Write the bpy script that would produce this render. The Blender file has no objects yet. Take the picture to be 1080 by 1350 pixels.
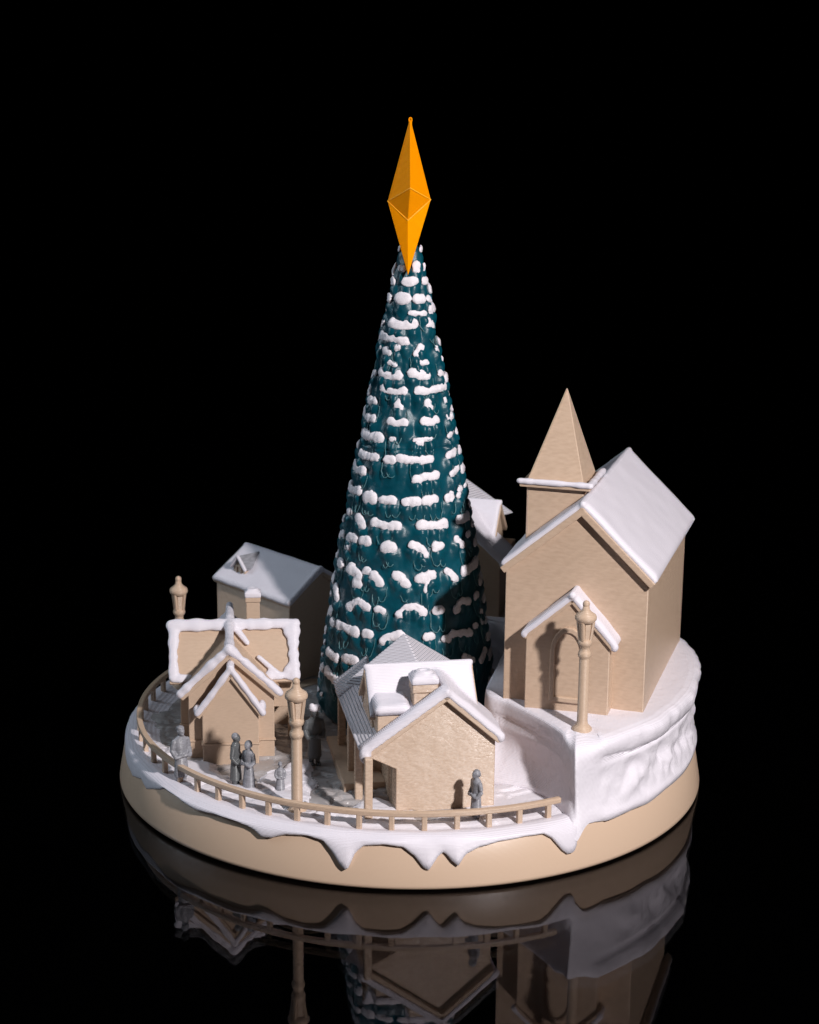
import bpy, bmesh, math, random
import numpy as np
from mathutils import Vector, Matrix, noise
random.seed(7)
S = 0.1                      # lengths below are in base radii; the ornament is 20 cm across
sc = bpy.context.scene
COL = sc.collection
R_ = math.radians
CAPS = [(0.0103,[(-1.61,1.7761)]),(0.0103,[(1.318,1.7762)]),(0.0103,[(-1.597,1.7203),(-1.586,1.7092)]),(0.0114,[(-0.605,1.7169)]),(0.0143,[(0.45,1.7286),(0.386,1.7151)]),(0.0069,[(1.26,1.7257),(1.127,1.7126)]),(0.0143,[(-1.333,1.6718)]),(0.016,[(-0.217,1.6745),(0.213,1.6785)]),(0.0126,[(1.002,1.6758)]),(0.016,[(-1.42,1.6152)]),(0.0206,[(-0.368,1.6197)]),(0.0183,[(0.464,1.6198)]),(0.0126,[(1.141,1.6159)]),(0.0069,[(-1.585,1.5711)]),(0.0092,[(0.025,1.5744),(0.689,1.5724)]),(0.008,[(1.14,1.5754)]),(0.0114,[(-1.586,1.5343)]),(0.0107,[(-1.593,1.5317)]),(0.0167,[(-0.754,1.5383),(-0.416,1.5322),(0.132,1.5393)]),(0.0179,[(0.797,1.539),(0.952,1.5319)]),(0.0149,[(-1.378,1.4903),(-0.599,1.4882),(-0.182,1.4823)]),(0.0119,[(-0.408,1.4611)]),(0.0083,[(-1.324,1.4558)]),(0.0155,[(-0.811,1.4458)]),(0.0119,[(0.387,1.4648),(0.21,1.4428)]),(0.0089,[(1.077,1.4553),(1.142,1.4369)]),(0.0095,[(-0.788,1.4143),(-0.452,1.4066)]),(0.0101,[(0.262,1.417),(0.545,1.4124)]),(0.0089,[(1.174,1.416)]),(0.0107,[(-1.319,1.3643)]),(0.0161,[(-0.868,1.3756),(-0.63,1.3675),(-0.329,1.3705)]),(0.0179,[(0.108,1.3804),(0.505,1.3699)]),(0.0143,[(1.1,1.3705)]),(0.0119,[(-1.589,1.3135)]),(0.0131,[(-0.738,1.3255),(-0.401,1.3184),(-0.146,1.3231)]),(0.0143,[(0.254,1.3231),(0.644,1.3225),(1.195,1.3247)]),(0.0149,[(-1.305,1.2725),(-1.021,1.2764)]),(0.0167,[(-0.266,1.2825),(-0.246,1.2683)]),(0.0143,[(0.482,1.2842),(0.506,1.2667)]),(0.0095,[(1.104,1.2826),(1.115,1.2676)]),(0.0143,[(-1.253,1.2173),(-0.925,1.22)]),(0.0161,[(-0.405,1.2209),(-0.311,1.2186),(-0.117,1.2205)]),(0.0155,[(0.357,1.2224),(0.474,1.22),(0.655,1.2243)]),(0.0119,[(1.105,1.2266),(1.161,1.2104)]),(0.0179,[(-1.218,1.1616),(-0.665,1.1617)]),(0.0083,[(-0.348,1.1642)]),(0.0072,[(0.131,1.1637),(0.484,1.1647)]),(0.0107,[(0.229,1.1547)]),(0.0095,[(0.999,1.1617),(1.201,1.1708)]),(0.0143,[(-1.199,1.0934),(-0.69,1.0973)]),(0.0167,[(-0.37,1.095)]),(0.0143,[(-0.166,1.103),(0.161,1.0978),(0.428,1.0981)]),(0.0143,[(0.896,1.0999),(1.167,1.1064)]),(0.0155,[(-1.4,1.0434),(-0.99,1.0413)]),(0.0149,[(0.153,1.0346),(0.329,1.0418),(0.518,1.0447)]),(0.0119,[(0.924,1.0373),(1.155,1.0502)]),(0.0149,[(-1.381,0.9618),(-1.03,0.9742)]),(0.0072,[(-0.706,0.9799)]),(0.0083,[(0.853,0.9777)]),(0.0131,[(1.125,0.9795)]),(0.0219,[(-0.71,0.9609)]),(0.0161,[(-0.444,0.9617),(-0.264,0.965)]),(0.0174,[(-0.024,0.9607),(0.145,0.9623)]),(0.018,[(0.3,0.9624),(0.465,0.9661)]),(0.0167,[(0.78,0.9632)]),(0.0116,[(1.051,0.9611)]),(0.0142,[(-1.255,0.8897)]),(0.0193,[(-0.912,0.8864),(-0.802,0.8684)]),(0.0161,[(-0.548,0.8837),(-0.354,0.8788),(-0.176,0.8817)]),(0.0167,[(0.217,0.8852),(0.414,0.8792),(0.594,0.8813)]),(0.0161,[(0.953,0.8813),(1.242,0.881)]),(0.0142,[(-1.352,0.8082)]),(0.0161,[(-1.066,0.7815),(-1.087,0.8164),(-0.911,0.8155)]),(0.0193,[(-0.695,0.8183)]),(0.0206,[(-0.282,0.8081)]),(0.0155,[(0.074,0.8203),(0.191,0.8073),(0.248,0.7878)]),(0.018,[(0.474,0.8098)]),(0.0129,[(0.82,0.8226),(0.961,0.7938)]),(0.0129,[(1.159,0.8229)]),(0.0193,[(-1.235,0.7119)]),(0.0193,[(-0.901,0.712),(-0.728,0.7013),(-0.745,0.6748)]),(0.0129,[(-0.614,0.7191)]),(0.0206,[(-0.478,0.7082),(-0.395,0.6884)]),(0.018,[(-0.147,0.7188),(-0.008,0.6881)]),(0.018,[(0.168,0.7065),(0.339,0.7168)]),(0.0109,[(0.293,0.7051),(0.26,0.6676)]),(0.0142,[(0.59,0.7225),(0.732,0.6913)]),(0.018,[(0.928,0.7078),(1.254,0.7151)]),(0.018,[(-1.268,0.6226),(-1.18,0.5954)]),(0.0155,[(-0.839,0.5849),(-0.693,0.6157),(-0.555,0.5995)]),(0.0155,[(-0.356,0.5988)]),(0.0142,[(-0.092,0.5861),(-0.018,0.612),(0.11,0.6151),(0.212,0.595)]),(0.0161,[(0.413,0.5971)]),(0.0155,[(0.7,0.5893),(0.798,0.6138),(0.916,0.6039)]),(0.0142,[(1.156,0.6083)]),(0.018,[(-1.35,0.535)]),(0.0155,[(-1.197,0.5065)]),(0.0167,[(-1.021,0.51),(-0.89,0.5125),(-0.705,0.5075)]),(0.0161,[(-0.511,0.5107)]),(0.0155,[(-0.28,0.493),(-0.234,0.5101),(-0.087,0.5189)]),(0.0161,[(0.276,0.5106)]),(0.0142,[(0.511,0.4971)]),(0.0142,[(0.607,0.5092),(0.766,0.5043),(0.89,0.4968)]),(0.0116,[(1.036,0.5133)]),(0.0129,[(1.261,0.5132)]),(0.009,[(1.269,0.5464)]),(0.0116,[(-1.575,0.4011)]),(0.0161,[(-1.22,0.3994),(-0.99,0.3953)]),(0.018,[(-0.822,0.408),(-0.662,0.4117)]),(0.0129,[(0.763,0.4223),(0.896,0.4002)]),(0.0142,[(1.231,0.4071),(1.084,0.3857)]),(0.0161,[(-1.407,0.3231)]),(0.018,[(-1.177,0.3315),(-0.965,0.3198)]),(0.0129,[(-1.559,0.2298)]),(0.009,[(-1.288,0.2377)])]

# ------------------------------------------------------------------ materials
def pla(name, col, rough=0.45, layer=0.00002, streak=0.00002, spec=0.5, dark=None, blotch=0.0,
        sss=0.0, coat=0.0, period=0.0036, grain=0.0, streak_scale=(55, 55, 230), rough_var=0.0):
    m = bpy.data.materials.new(name); m.use_nodes = True
    nt = m.node_tree; N = nt.nodes; L = nt.links
    b = N['Principled BSDF']
    b.inputs['Base Color'].default_value = (*col, 1)
    b.inputs['Roughness'].default_value = rough
    b.inputs['Specular IOR Level'].default_value = spec
    if coat:
        b.inputs['Coat Weight'].default_value = coat; b.inputs['Coat Roughness'].default_value = 0.25
    if sss:
        b.inputs['Subsurface Weight'].default_value = sss
        b.inputs['Subsurface Radius'].default_value = (0.0012, 0.001, 0.001)
        b.inputs['Subsurface Scale'].default_value = 1.0
    geo = N.new('ShaderNodeNewGeometry')
    sca = N.new('ShaderNodeVectorMath'); sca.operation = 'SCALE'; sca.inputs['Scale'].default_value = 1 / S
    L.new(geo.outputs['Position'], sca.inputs[0])
    sep = N.new('ShaderNodeSeparateXYZ'); L.new(sca.outputs[0], sep.inputs[0])
    # wobble of the printed layers
    wob = N.new('ShaderNodeTexNoise'); wob.inputs['Scale'].default_value = 9; wob.inputs['Detail'].default_value = 1
    L.new(sca.outputs[0], wob.inputs['Vector'])
    w1 = N.new('ShaderNodeMath'); w1.operation = 'MULTIPLY_ADD'; w1.inputs[1].default_value = 0.004
    L.new(wob.outputs['Fac'], w1.inputs[0]); L.new(sep.outputs['Z'], w1.inputs[2])
    mul = N.new('ShaderNodeMath'); mul.operation = 'MULTIPLY'; mul.inputs[1].default_value = 2 * math.pi / period
    L.new(w1.outputs[0], mul.inputs[0])
    sn = N.new('ShaderNodeMath'); sn.operation = 'SINE'; L.new(mul.outputs[0], sn.inputs[0])
    b1 = N.new('ShaderNodeBump'); b1.inputs['Strength'].default_value = 1; b1.inputs['Distance'].default_value = layer
    L.new(sn.outputs[0], b1.inputs['Height'])
    mp = N.new('ShaderNodeVectorMath'); mp.operation = 'MULTIPLY'; mp.inputs[1].default_value = streak_scale
    L.new(sca.outputs[0], mp.inputs[0])
    ns = N.new('ShaderNodeTexNoise'); ns.inputs['Scale'].default_value = 1; ns.inputs['Detail'].default_value = 3
    L.new(mp.outputs[0], ns.inputs['Vector'])
    b2 = N.new('ShaderNodeBump'); b2.inputs['Strength'].default_value = 1; b2.inputs['Distance'].default_value = streak
    L.new(ns.outputs['Fac'], b2.inputs['Height']); L.new(b1.outputs[0], b2.inputs['Normal'])
    out = b2
    if grain:
        ng = N.new('ShaderNodeTexNoise'); ng.inputs['Scale'].default_value = 26; ng.inputs['Detail'].default_value = 4
        ng.inputs['Distortion'].default_value = 1.2
        L.new(sca.outputs[0], ng.inputs['Vector'])
        b3 = N.new('ShaderNodeBump'); b3.inputs['Strength'].default_value = 1; b3.inputs['Distance'].default_value = grain
        L.new(ng.outputs['Fac'], b3.inputs['Height']); L.new(out.outputs[0], b3.inputs['Normal']); out = b3
    L.new(out.outputs[0], b.inputs['Normal'])
    if dark:
        rp = N.new('ShaderNodeValToRGB')
        rp.color_ramp.elements[0].position = 0.32; rp.color_ramp.elements[0].color = (*dark, 1)
        rp.color_ramp.elements[1].position = 0.62; rp.color_ramp.elements[1].color = (*col, 1)
        if blotch:
            nb = N.new('ShaderNodeTexNoise'); nb.inputs['Scale'].default_value = blotch; nb.inputs['Detail'].default_value = 4
            L.new(sca.outputs[0], nb.inputs['Vector']); L.new(nb.outputs['Fac'], rp.inputs['Fac'])
        else:
            L.new(ns.outputs['Fac'], rp.inputs['Fac'])
        L.new(rp.outputs['Color'], b.inputs['Base Color'])
    if rough_var:
        mr = N.new('ShaderNodeMapRange'); mr.inputs['From Min'].default_value = .35; mr.inputs['From Max'].default_value = .65
        mr.inputs['To Min'].default_value = rough - rough_var; mr.inputs['To Max'].default_value = rough + rough_var
        L.new(ns.outputs['Fac'], mr.inputs['Value']); L.new(mr.outputs[0], b.inputs['Roughness'])
    return m

BEIGE = (0.565, 0.412, 0.302); BEIGE_D = (0.53, 0.383, 0.278)
M = {
 'beige': pla('beige_print', BEIGE, .40, .000034, .000012, dark=BEIGE_D),
 'beige_glint': pla('beige_print_glossy', (0.565, 0.412, 0.302), .27, .000034, .000036, dark=BEIGE_D, spec=.6, rough_var=.06, streak_scale=(75, 75, 170)),
 'beige_church': pla('beige_print_streaked', (0.565, 0.412, 0.302), .38, .000030, .000056, dark=(0.515, 0.370, 0.268), rough_var=.05, streak_scale=(38, 38, 130)),
 'beige_base': pla('beige_base_print', (0.565, 0.412, 0.302), .34, .000005, .000006),
 'snow': pla('white_print', (0.72, 0.68, 0.745), .42, .000030, .000010),
 'snow_lined': pla('white_print_stepped', (0.66, 0.63, 0.685), .40, .00022, .000010, period=.0068),
 'snow_ground': pla('white_ground_print', (0.74, 0.70, 0.75), .38, .00002, .00001, grain=.0002),
 'stone': pla('grey_paving_print', (0.37, 0.345, 0.345), .24, .00002, .00001, dark=(.29, .265, .265), blotch=10, grain=.00020, spec=.8),
 'snow_rough': pla('white_rough_print', (0.76, 0.72, 0.785), .38, .00003, .00002, grain=.00022),
 'tree': pla('teal_print', (0.0010, 0.062, 0.090), .33, .000010, .000016, dark=(0.0006, 0.043, 0.065), blotch=14, grain=.00014, spec=.42),
 'wisp': pla('pale_teal_print', (0.075, 0.18, 0.20), .30, .00001, .00001),
 'cap': pla('white_cap_print', (0.80, 0.75, 0.80), .50, .00003, .00003, grain=.00012),
 'gold': pla('gold_print', (1.0, 0.325, 0.0010), .36, .000034, .000010, spec=.22),
 'grey': pla('grey_print', (0.30, 0.30, 0.335), .30, .00003, .00003, dark=(.20, .20, .22)),
 'grey_dark': pla('dark_grey_print', (0.11, 0.115, 0.12), .32, .00003, .00003),
 'stain': pla('beige_dark_inside', (0.30, 0.18, 0.09), .5, .00002, .00002),
}
M['gold'].node_tree.nodes['Principled BSDF'].inputs['Metallic'].default_value = .12
M['edge'] = pla('gold_edge_highlight', (1.0, .45, .03), .35, .00001, .00001, spec=.3)  # lighter gold, a highlight put into the colour of the star's facet edges
M['gold'].node_tree.nodes['Principled BSDF'].inputs['Specular Tint'].default_value = (1, .45, .02, 1)
def flat_mat(name, col, rough, ior=1.5, spec=.5):
    m = bpy.data.materials.new(name); m.use_nodes = True
    b = m.node_tree.nodes['Principled BSDF']
    b.inputs['Base Color'].default_value = (*col, 1); b.inputs['Roughness'].default_value = rough
    b.inputs['IOR'].default_value = ior; b.inputs['Specular IOR Level'].default_value = spec
    return m
M['black'] = flat_mat('black_gloss', (0.0004, 0.0004, 0.0005), .01, 1.5, .12)
gm = bpy.data.materials.new('clear_acrylic'); gm.use_nodes = True
gb = gm.node_tree.nodes['Principled BSDF']
gb.inputs['Transmission Weight'].default_value = 1; gb.inputs['Roughness'].default_value = 0.0
gb.inputs['Specular Tint'].default_value = (1, .86, 1, 1)
gb.inputs['IOR'].default_value = 1.34; gb.inputs['Base Color'].default_value = (.96, .96, .98, 1)
M['acrylic'] = gm

# ------------------------------------------------------------------ helpers
class MB:
    "collects shapes and links them as ONE mesh object"
    def __init__(s): s.v = []; s.f = []
    def add(s, vs, fs):
        o = len(s.v); s.v += [tuple(v) for v in vs]; s.f += [tuple(i + o for i in f) for f in fs]; return s
    def box(s, u0, u1, v0, v1, z0, z1):
        vs = [(u, v, z) for z in (z0, z1) for v in (v0, v1) for u in (u0, u1)]
        return s.add(vs, [(0, 2, 3, 1), (4, 5, 7, 6), (0, 1, 5, 4), (2, 6, 7, 3), (0, 4, 6, 2), (1, 3, 7, 5)])
    def prism(s, poly, a, b, axis='v'):
        "poly = list of 2-D points, pushed from a to b along axis"
        def P(p, t):
            return (p[0], t, p[1]) if axis == 'v' else ((t, p[0], p[1]) if axis == 'u' else (p[0], p[1], t))
        n = len(poly); vs = [P(p, a) for p in poly] + [P(p, b) for p in poly]
        fs = [tuple(range(n)), tuple(range(2 * n - 1, n - 1, -1))] + [(i, n + i, n + (i + 1) % n, (i + 1) % n) for i in range(n)]
        return s.add(vs, fs)
    def slab(s, q, t):
        "q = 4 corners of the top; t = thickness under it"
        q = [Vector(p) for p in q]; n = (q[1] - q[0]).cross(q[3] - q[0]).normalized()
        if n.z < 0: n = -n
        lo = [p - n * t for p in q]
        return s.add(q + lo, [(0, 1, 2, 3), (7, 6, 5, 4), (0, 4, 5, 1), (1, 5, 6, 2), (2, 6, 7, 3), (3, 7, 4, 0)])
    def lathe(s, prof, n=24, c=(0, 0), rot=0.0, capend=True):
        vs = []; fs = []
        for r, z in prof:
            for i in range(n):
                a = rot + 2 * math.pi * i / n
                vs.append((c[0] + r * math.cos(a), c[1] + r * math.sin(a), z))
        for k in range(len(prof) - 1):
            for i in range(n):
                j = (i + 1) % n
                fs.append((k * n + i, k * n + j, (k + 1) * n + j, (k + 1) * n + i))
        if capend:
            fs.append(tuple(range(n - 1, -1, -1))); fs.append(tuple((len(prof) - 1) * n + i for i in range(n)))
        return s.add(vs, fs)
    def ball(s, c, r, seg=12, rings=8, rot=None):
        r = (r, r, r) if isinstance(r, (int, float)) else r
        vs = [Vector((0, 0, -r[2]))]; fs = []
        for k in range(1, rings):
            p = -math.pi / 2 + math.pi * k / rings
            for i in range(seg):
                a = 2 * math.pi * i / seg
                vs.append(Vector((r[0] * math.cos(p) * math.cos(a), r[1] * math.cos(p) * math.sin(a), r[2] * math.sin(p))))
        vs.append(Vector((0, 0, r[2])))
        for i in range(seg):
            fs.append((0, 1 + (i + 1) % seg, 1 + i))
            t = 1 + (rings - 2) * seg
            fs.append((t + i, t + (i + 1) % seg, len(vs) - 1))
        for k in range(rings - 2):
            for i in range(seg):
                j = (i + 1) % seg; a = 1 + k * seg
                fs.append((a + i, a + j, a + seg + j, a + seg + i))
        if rot is not None: vs = [rot @ v for v in vs]
        return s.add([v + Vector(c) for v in vs], fs)
    def tube(s, path, rad, n=10, flat=1.0, up=(0, 0, 1), ends=True, jit=0.0, sub=0):
        "rounded strip along path; rad a number or one per point; flat squashes it along up"
        pts = [Vector(p) for p in path]; rads = list(rad) if isinstance(rad, (list, tuple)) else [rad] * len(pts)
        P = []; Rr = []
        for i in range(len(pts) - 1):
            k = max(1, sub)
            for j in range(k):
                t = j / k; P.append(pts[i].lerp(pts[i + 1], t)); Rr.append(rads[i] * (1 - t) + rads[i + 1] * t)
        P.append(pts[-1]); Rr.append(rads[-1])
        if jit:
            Rr = [r * (1 + jit * noise.noise(p * 40)) for r, p in zip(Rr, P)]
        if ends:
            d0 = (P[1] - P[0]).normalized(); d1 = (P[-1] - P[-2]).normalized(); r0, r1 = Rr[0], Rr[-1]
            pre = [(P[0] - d0 * r0 * c, r0 * q) for c, q in ((.98, .2), (.75, .66), (.38, .92))]
            post = [(P[-1] + d1 * r1 * c, r1 * q) for c, q in ((.38, .92), (.75, .66), (.98, .2))]
            P = [p for p, _ in pre] + P + [p for p, _ in post]; Rr = [r for _, r in pre] + Rr + [r for _, r in post]
        up = Vector(up); vs = []; fs = []
        for i, p in enumerate(P):
            t = (P[min(i + 1, len(P) - 1)] - P[max(i - 1, 0)]).normalized()
            b = t.cross(up)
            b = b.normalized() if b.length > 1e-6 else Vector((1, 0, 0))
            n2 = b.cross(t).normalized()
            for k in range(n):
                a = 2 * math.pi * k / n
                vs.append(p + b * (Rr[i] * math.cos(a)) + n2 * (Rr[i] * flat * math.sin(a)))
        for i in range(len(P) - 1):
            for k in range(n):
                j = (k + 1) % n; fs.append((i * n + k, i * n + j, (i + 1) * n + j, (i + 1) * n + k))
        fs.append(tuple(range(n - 1, -1, -1))); fs.append(tuple((len(P) - 1) * n + k for k in range(n)))
        return s.add(vs, fs)
    def pillow(s, q, t, w=.02, nz=.15, res=.012, keep=(0, 0, 0, 0), lift=0.0):
        "snow slab on the quad q (start-low, end-low, end-high, start-high); edges rolled over width w; keep=1 leaves an edge full"
        a, b, c, d = [Vector(p) for p in q]
        n = (b - a).cross(d - a).normalized()
        if n.z < 0: n = -n
        lu = max((b - a).length, (c - d).length); lv = max((d - a).length, (c - b).length)
        nu = max(4, int(lu / res)); nv = max(4, int(lv / res))
        vs = []; fs = []
        def P(i, j):
            u, v = i / nu, j / nv
            return a.lerp(b, u).lerp(d.lerp(c, u), v)
        def prof(x):
            x = max(0.0, min(1.0, x)); return math.sqrt(max(0.0, 1 - (1 - x) ** 2))
        for j in range(nv + 1):
            for i in range(nu + 1):
                u, v = i / nu, j / nv; p = P(i, j)
                e = 1.0
                for dist, k in ((v * lv, keep[0]), ((1 - u) * lu, keep[1]), ((1 - v) * lv, keep[2]), (u * lu, keep[3])):
                    if not k: e = min(e, prof((dist + .002) / w))
                th = t * (1 + nz * noise.noise(p * 14)) * e + .001
                vs.append(p + n * (th + lift))
        o = len(vs)
        for j in range(nv + 1):
            for i in range(nu + 1): vs.append(P(i, j) - n * (.006 - lift))
        W = nu + 1
        for j in range(nv):
            for i in range(nu):
                fs.append((j * W + i, j * W + i + 1, (j + 1) * W + i + 1, (j + 1) * W + i))
                fs.append((o + j * W + i, o + (j + 1) * W + i, o + (j + 1) * W + i + 1, o + j * W + i + 1))
        for i in range(nu):
            fs.append((i, o + i, o + i + 1, i + 1)); k = nv * W
            fs.append((k + i, k + i + 1, o + k + i + 1, o + k + i))
        for j in range(nv):
            fs.append((j * W, (j + 1) * W, o + (j + 1) * W, o + j * W)); k = nu
            fs.append((j * W + k, o + j * W + k, o + (j + 1) * W + k, (j + 1) * W + k))
        return s.add(vs, fs)
    def build(s, name, mat, parent=None, bevel=0.0, smooth=False, remesh=0.0, relax=4):
        me = bpy.data.meshes.new(name); me.from_pydata(s.v, [], s.f)
        bm = bmesh.new(); bm.from_mesh(me); bmesh.ops.recalc_face_normals(bm, faces=bm.faces); bm.to_mesh(me); bm.free()
        me.materials.append(mat if not isinstance(mat, str) else M[mat])
        o = bpy.data.objects.new(name, me); COL.objects.link(o)
        if parent is not None: o.parent = parent
        else: o.scale = (S, S, S)
        if smooth or remesh: me.polygons.foreach_set('use_smooth', [True] * len(me.polygons))
        if bevel:
            md = o.modifiers.new('Bevel', 'BEVEL'); md.width = bevel; md.segments = 2; md.limit_method = 'ANGLE'; md.angle_limit = R_(25)
        if remesh:
            md = o.modifiers.new('Remesh', 'REMESH'); md.mode = 'VOXEL'; md.voxel_size = remesh; md.use_smooth_shade = True
            if relax:
                m2 = o.modifiers.new('Smooth', 'SMOOTH'); m2.factor = .5; m2.iterations = relax
        return o

def tag(o, label=None, cat=None, group=None, kind=None):
    if label: o['label'] = label
    if cat: o['category'] = cat
    if group: o['group'] = group
    if kind: o['kind'] = kind
    return o
def thing(name, label, cat, loc=(0, 0, 0), az=0.0, group=None, scale=1.0):
    o = bpy.data.objects.new(name, None); COL.objects.link(o); o.empty_display_size = .1
    o.location = Vector(loc) * S; o.rotation_euler = (0, 0, R_(az)); k = S * scale; o.scale = (k, k, k)
    return tag(o, label, cat, group)
def copy_tree(o, parent=None):
    c = o.copy(); COL.objects.link(c)
    if parent is not None: c.parent = parent
    for ch in list(o.children): copy_tree(ch, c)
    return c
def interp(x, tab): return float(np.interp(x, [a for a, _ in tab], [b for _, b in tab]))

ZP, ZT = .165, .41           # heights of the village ground and of the church terrace

# ------------------------------------------------------------------ table
mb = MB(); mb.box(-150, 150, -14, 480, -1.2, -.0415)
tag(mb.build('table_top', 'black'), 'glossy black table under the clear sheet', 'table', kind='structure')
mb = MB(); mb.box(-148, 148, -12, 478, -.40, -.0005)
tag(mb.build('table_sheet', 'acrylic'), 'clear polished sheet lying on the black table', 'sheet', kind='structure')

# ------------------------------------------------------------------ round base
base = thing('round_base', 'round plain beige base carrying the whole snowy village, on the black mirror table', 'base')
MB().lathe([(.965, .001), (.985, .002), (.996, .006), (1.0, .013), (.999, .020), (.9755, .150), (.970, .156), (.960, .157), (.950, .135), (.3, .135)], 220).build('plinth', 'beige_base', base, smooth=True)

# ------------------------------------------------------------------ ground and snow skirt
def stone_z(x, y):
    "printed paving: gentle swells cut into layers"
    h = 3.4 + 2.8 * noise.noise(Vector((x * 2.4, y * 7.5, .3))) + 1.1 * noise.noise(Vector((x * 9, y * 16, 2))) + .35 * noise.noise(Vector((x * 40, y * 40, 2)))
    f = h - math.floor(h); st_ = min(1, max(0, (f - .70) / .22)); gr = math.exp(-((f - .62) / .07) ** 2)
    return ZP - .024 + .0068 * (math.floor(h) + st_) - .0040 * gr - .10 * max(0, math.hypot(x, y) - .85)
PATCH = [(-.73, -.46, .12, .10), (-.66, -.55, .10, .09), (-.40, -.55, .10, .12), (-.47, -.66, .16, .09), (-.20, -.86, .25, .10), (.33, -.72, .2, .16), (-.62, -.66, .14, .08), (-.78, -.36, .05, .10), (-.36, -.42, .05, .06), (-.10, -.75, .08, .08)]
def snow_s(x, y):
    r = math.hypot(x, y); a = math.degrees(math.atan2(x, -y))
    v = (r - .855) / .06 if -75 < a < 40 else (r - .925) / .05
    for px, py, rx, ry in PATCH:
        v = max(v, 1 - math.hypot((x - px) / rx, (y - py) / ry))
    return v + .30 * noise.noise(Vector((x * 13, y * 13, 7))) + .12 * noise.noise(Vector((x * 35, y * 35, 7)))
GN = 400
def grid(fz, keep, rmax):
    idx = {}; vs = []; fs = []
    xs = [-rmax + 2 * rmax * i / GN for i in range(GN + 1)]
    def vid(i, j):
        if (i, j) not in idx: idx[i, j] = len(vs); vs.append((xs[i], xs[j], fz(xs[i], xs[j])))
        return idx[i, j]
    for i in range(GN):
        for j in range(GN):
            x, y = (xs[i] + xs[i + 1]) / 2, (xs[j] + xs[j + 1]) / 2
            if math.hypot(x, y) > rmax or (x > 0 and y > .1) or (x > .35 and y > -.5) or not keep(x, y): continue
            fs.append((vid(i, j), vid(i + 1, j), vid(i + 1, j + 1), vid(i, j + 1)))
    return MB().add(vs, fs)
tag(grid(stone_z, lambda x, y: True, .965).build('paved_ground', 'stone', smooth=True), 'grey wavy stone paving between the houses', 'ground', kind='structure')
def patch_z(x, y):
    t = min(1, max(0, snow_s(x, y) / .35)); k = math.floor(t * 3.0 + .4) / 3.0
    return max(stone_z(x, y) + .001, stone_z(x, y) * (1 - .8 * t) + ZP * .8 * t) + .008 * (.6 * math.sqrt(t) + .4 * k) - max(0, math.hypot(x, y) - .90) * .16
tag(grid(patch_z, lambda x, y: snow_s(x, y) > -.01, .965).build('snow_patch', 'snow_ground', smooth=True), 'white snow lying in patches on the paving', 'snow', kind='stuff')

LIP = [(-180, .150), (-150, .140), (-125, .148), (-112, .130), (-100, .146), (-90, .120), (-82, .138), (-74, .112), (-68, .104), (-63, .125), (-60, .110), (-58, .122), (-53, .150), (-48, .152), (-44, .146), (-40, .150), (-35, .157), (-30, .150), (-28.6, .143), (-27, .128), (-25, .131), (-22.3, .150), (-18.3, .156), (-15.2, .148), (-13.2, .116), (-11.8, .080),
       (-10.7, .066), (-9.4, .122), (-7.9, .146), (-4.4, .151), (-1.1, .148), (1, .117), (2.4, .086), (3.4, .076), (5.1, .120), (6.1, .130),
       (7.5, .102), (8.5, .088), (9.8, .118), (12.4, .140), (16.2, .149), (21, .153), (24.4, .153), (26, .136), (28, .092), (29, .078),
       (30.2, .078), (30.9, .090), (31.8, .147), (33, .152), (39, .150), (45, .156), (50, .150), (56, .160), (65, .150), (75, .158), (90, .150), (110, .155), (180, .150)]
LIP = [(a, z - .008 if -45 < a < 60 else z) for a, z in LIP]
mb = MB(); vs = []; fs = []
NA = 720
for i in range(NA):
    d = -180 + 360 * i / NA; a = R_(d); lip = interp(d, LIP); dr = max(0.0, .155 - lip)
    lip += .003 * noise.noise(Vector((d * .35, 0, 0)))
    nb = .006 * noise.noise(Vector((math.sin(a) * 9, math.cos(a) * 9, 1))); side = min(1, max(0, (abs(d + 8) - 38) / 22)); nb *= 1 - .4 * side; out = (.010 + .09 * dr) * (1 - side) + side * (-.006 + .05 * dr) + nb
    zt = ZP + .006 + .006 * noise.noise(Vector((math.sin(a) * 5, math.cos(a) * 5, 3)))
    mid = (zt + lip) / 2
    B = lambda z: 1.0 - .17 * max(0, min(z, .15))
    out = max(out, .003); zm = mid * .5 + lip * .5
    ring = [(.86, ZP - .012), (.90, ZP - .002), (.92, zt - .003), (.938, zt), (.954 - .004 * side, zt + .001 - .004 * side), (.968 + nb - .006 * side, zt - .004 - .003 * side), (.979 + nb * .8 - .005 * side, zt - .012),
            (B(mid) + out, mid * .6 + zt * .4 - .006), (B(zm) + out * 1.1, zm), (B(lip) + out * .9, lip + .004), (B(lip) + out * .4, lip), (B(lip) - .004, lip + .002), (B(lip) - .012, lip + .008)]
    for r, z in ring: vs.append((r * math.sin(a), -r * math.cos(a), z))
K = len(ring)
for i in range(NA):
    j = (i + 1) % NA
    for k in range(K - 1): fs.append((i * K + k, j * K + k, j * K + k + 1, i * K + k + 1))
mb.add(vs, fs)
tag(mb.build('snow_rim', 'snow', smooth=True), 'white snow rolled over the edge of the round base, dripping in icicle points', 'snow', kind='stuff')

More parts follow.
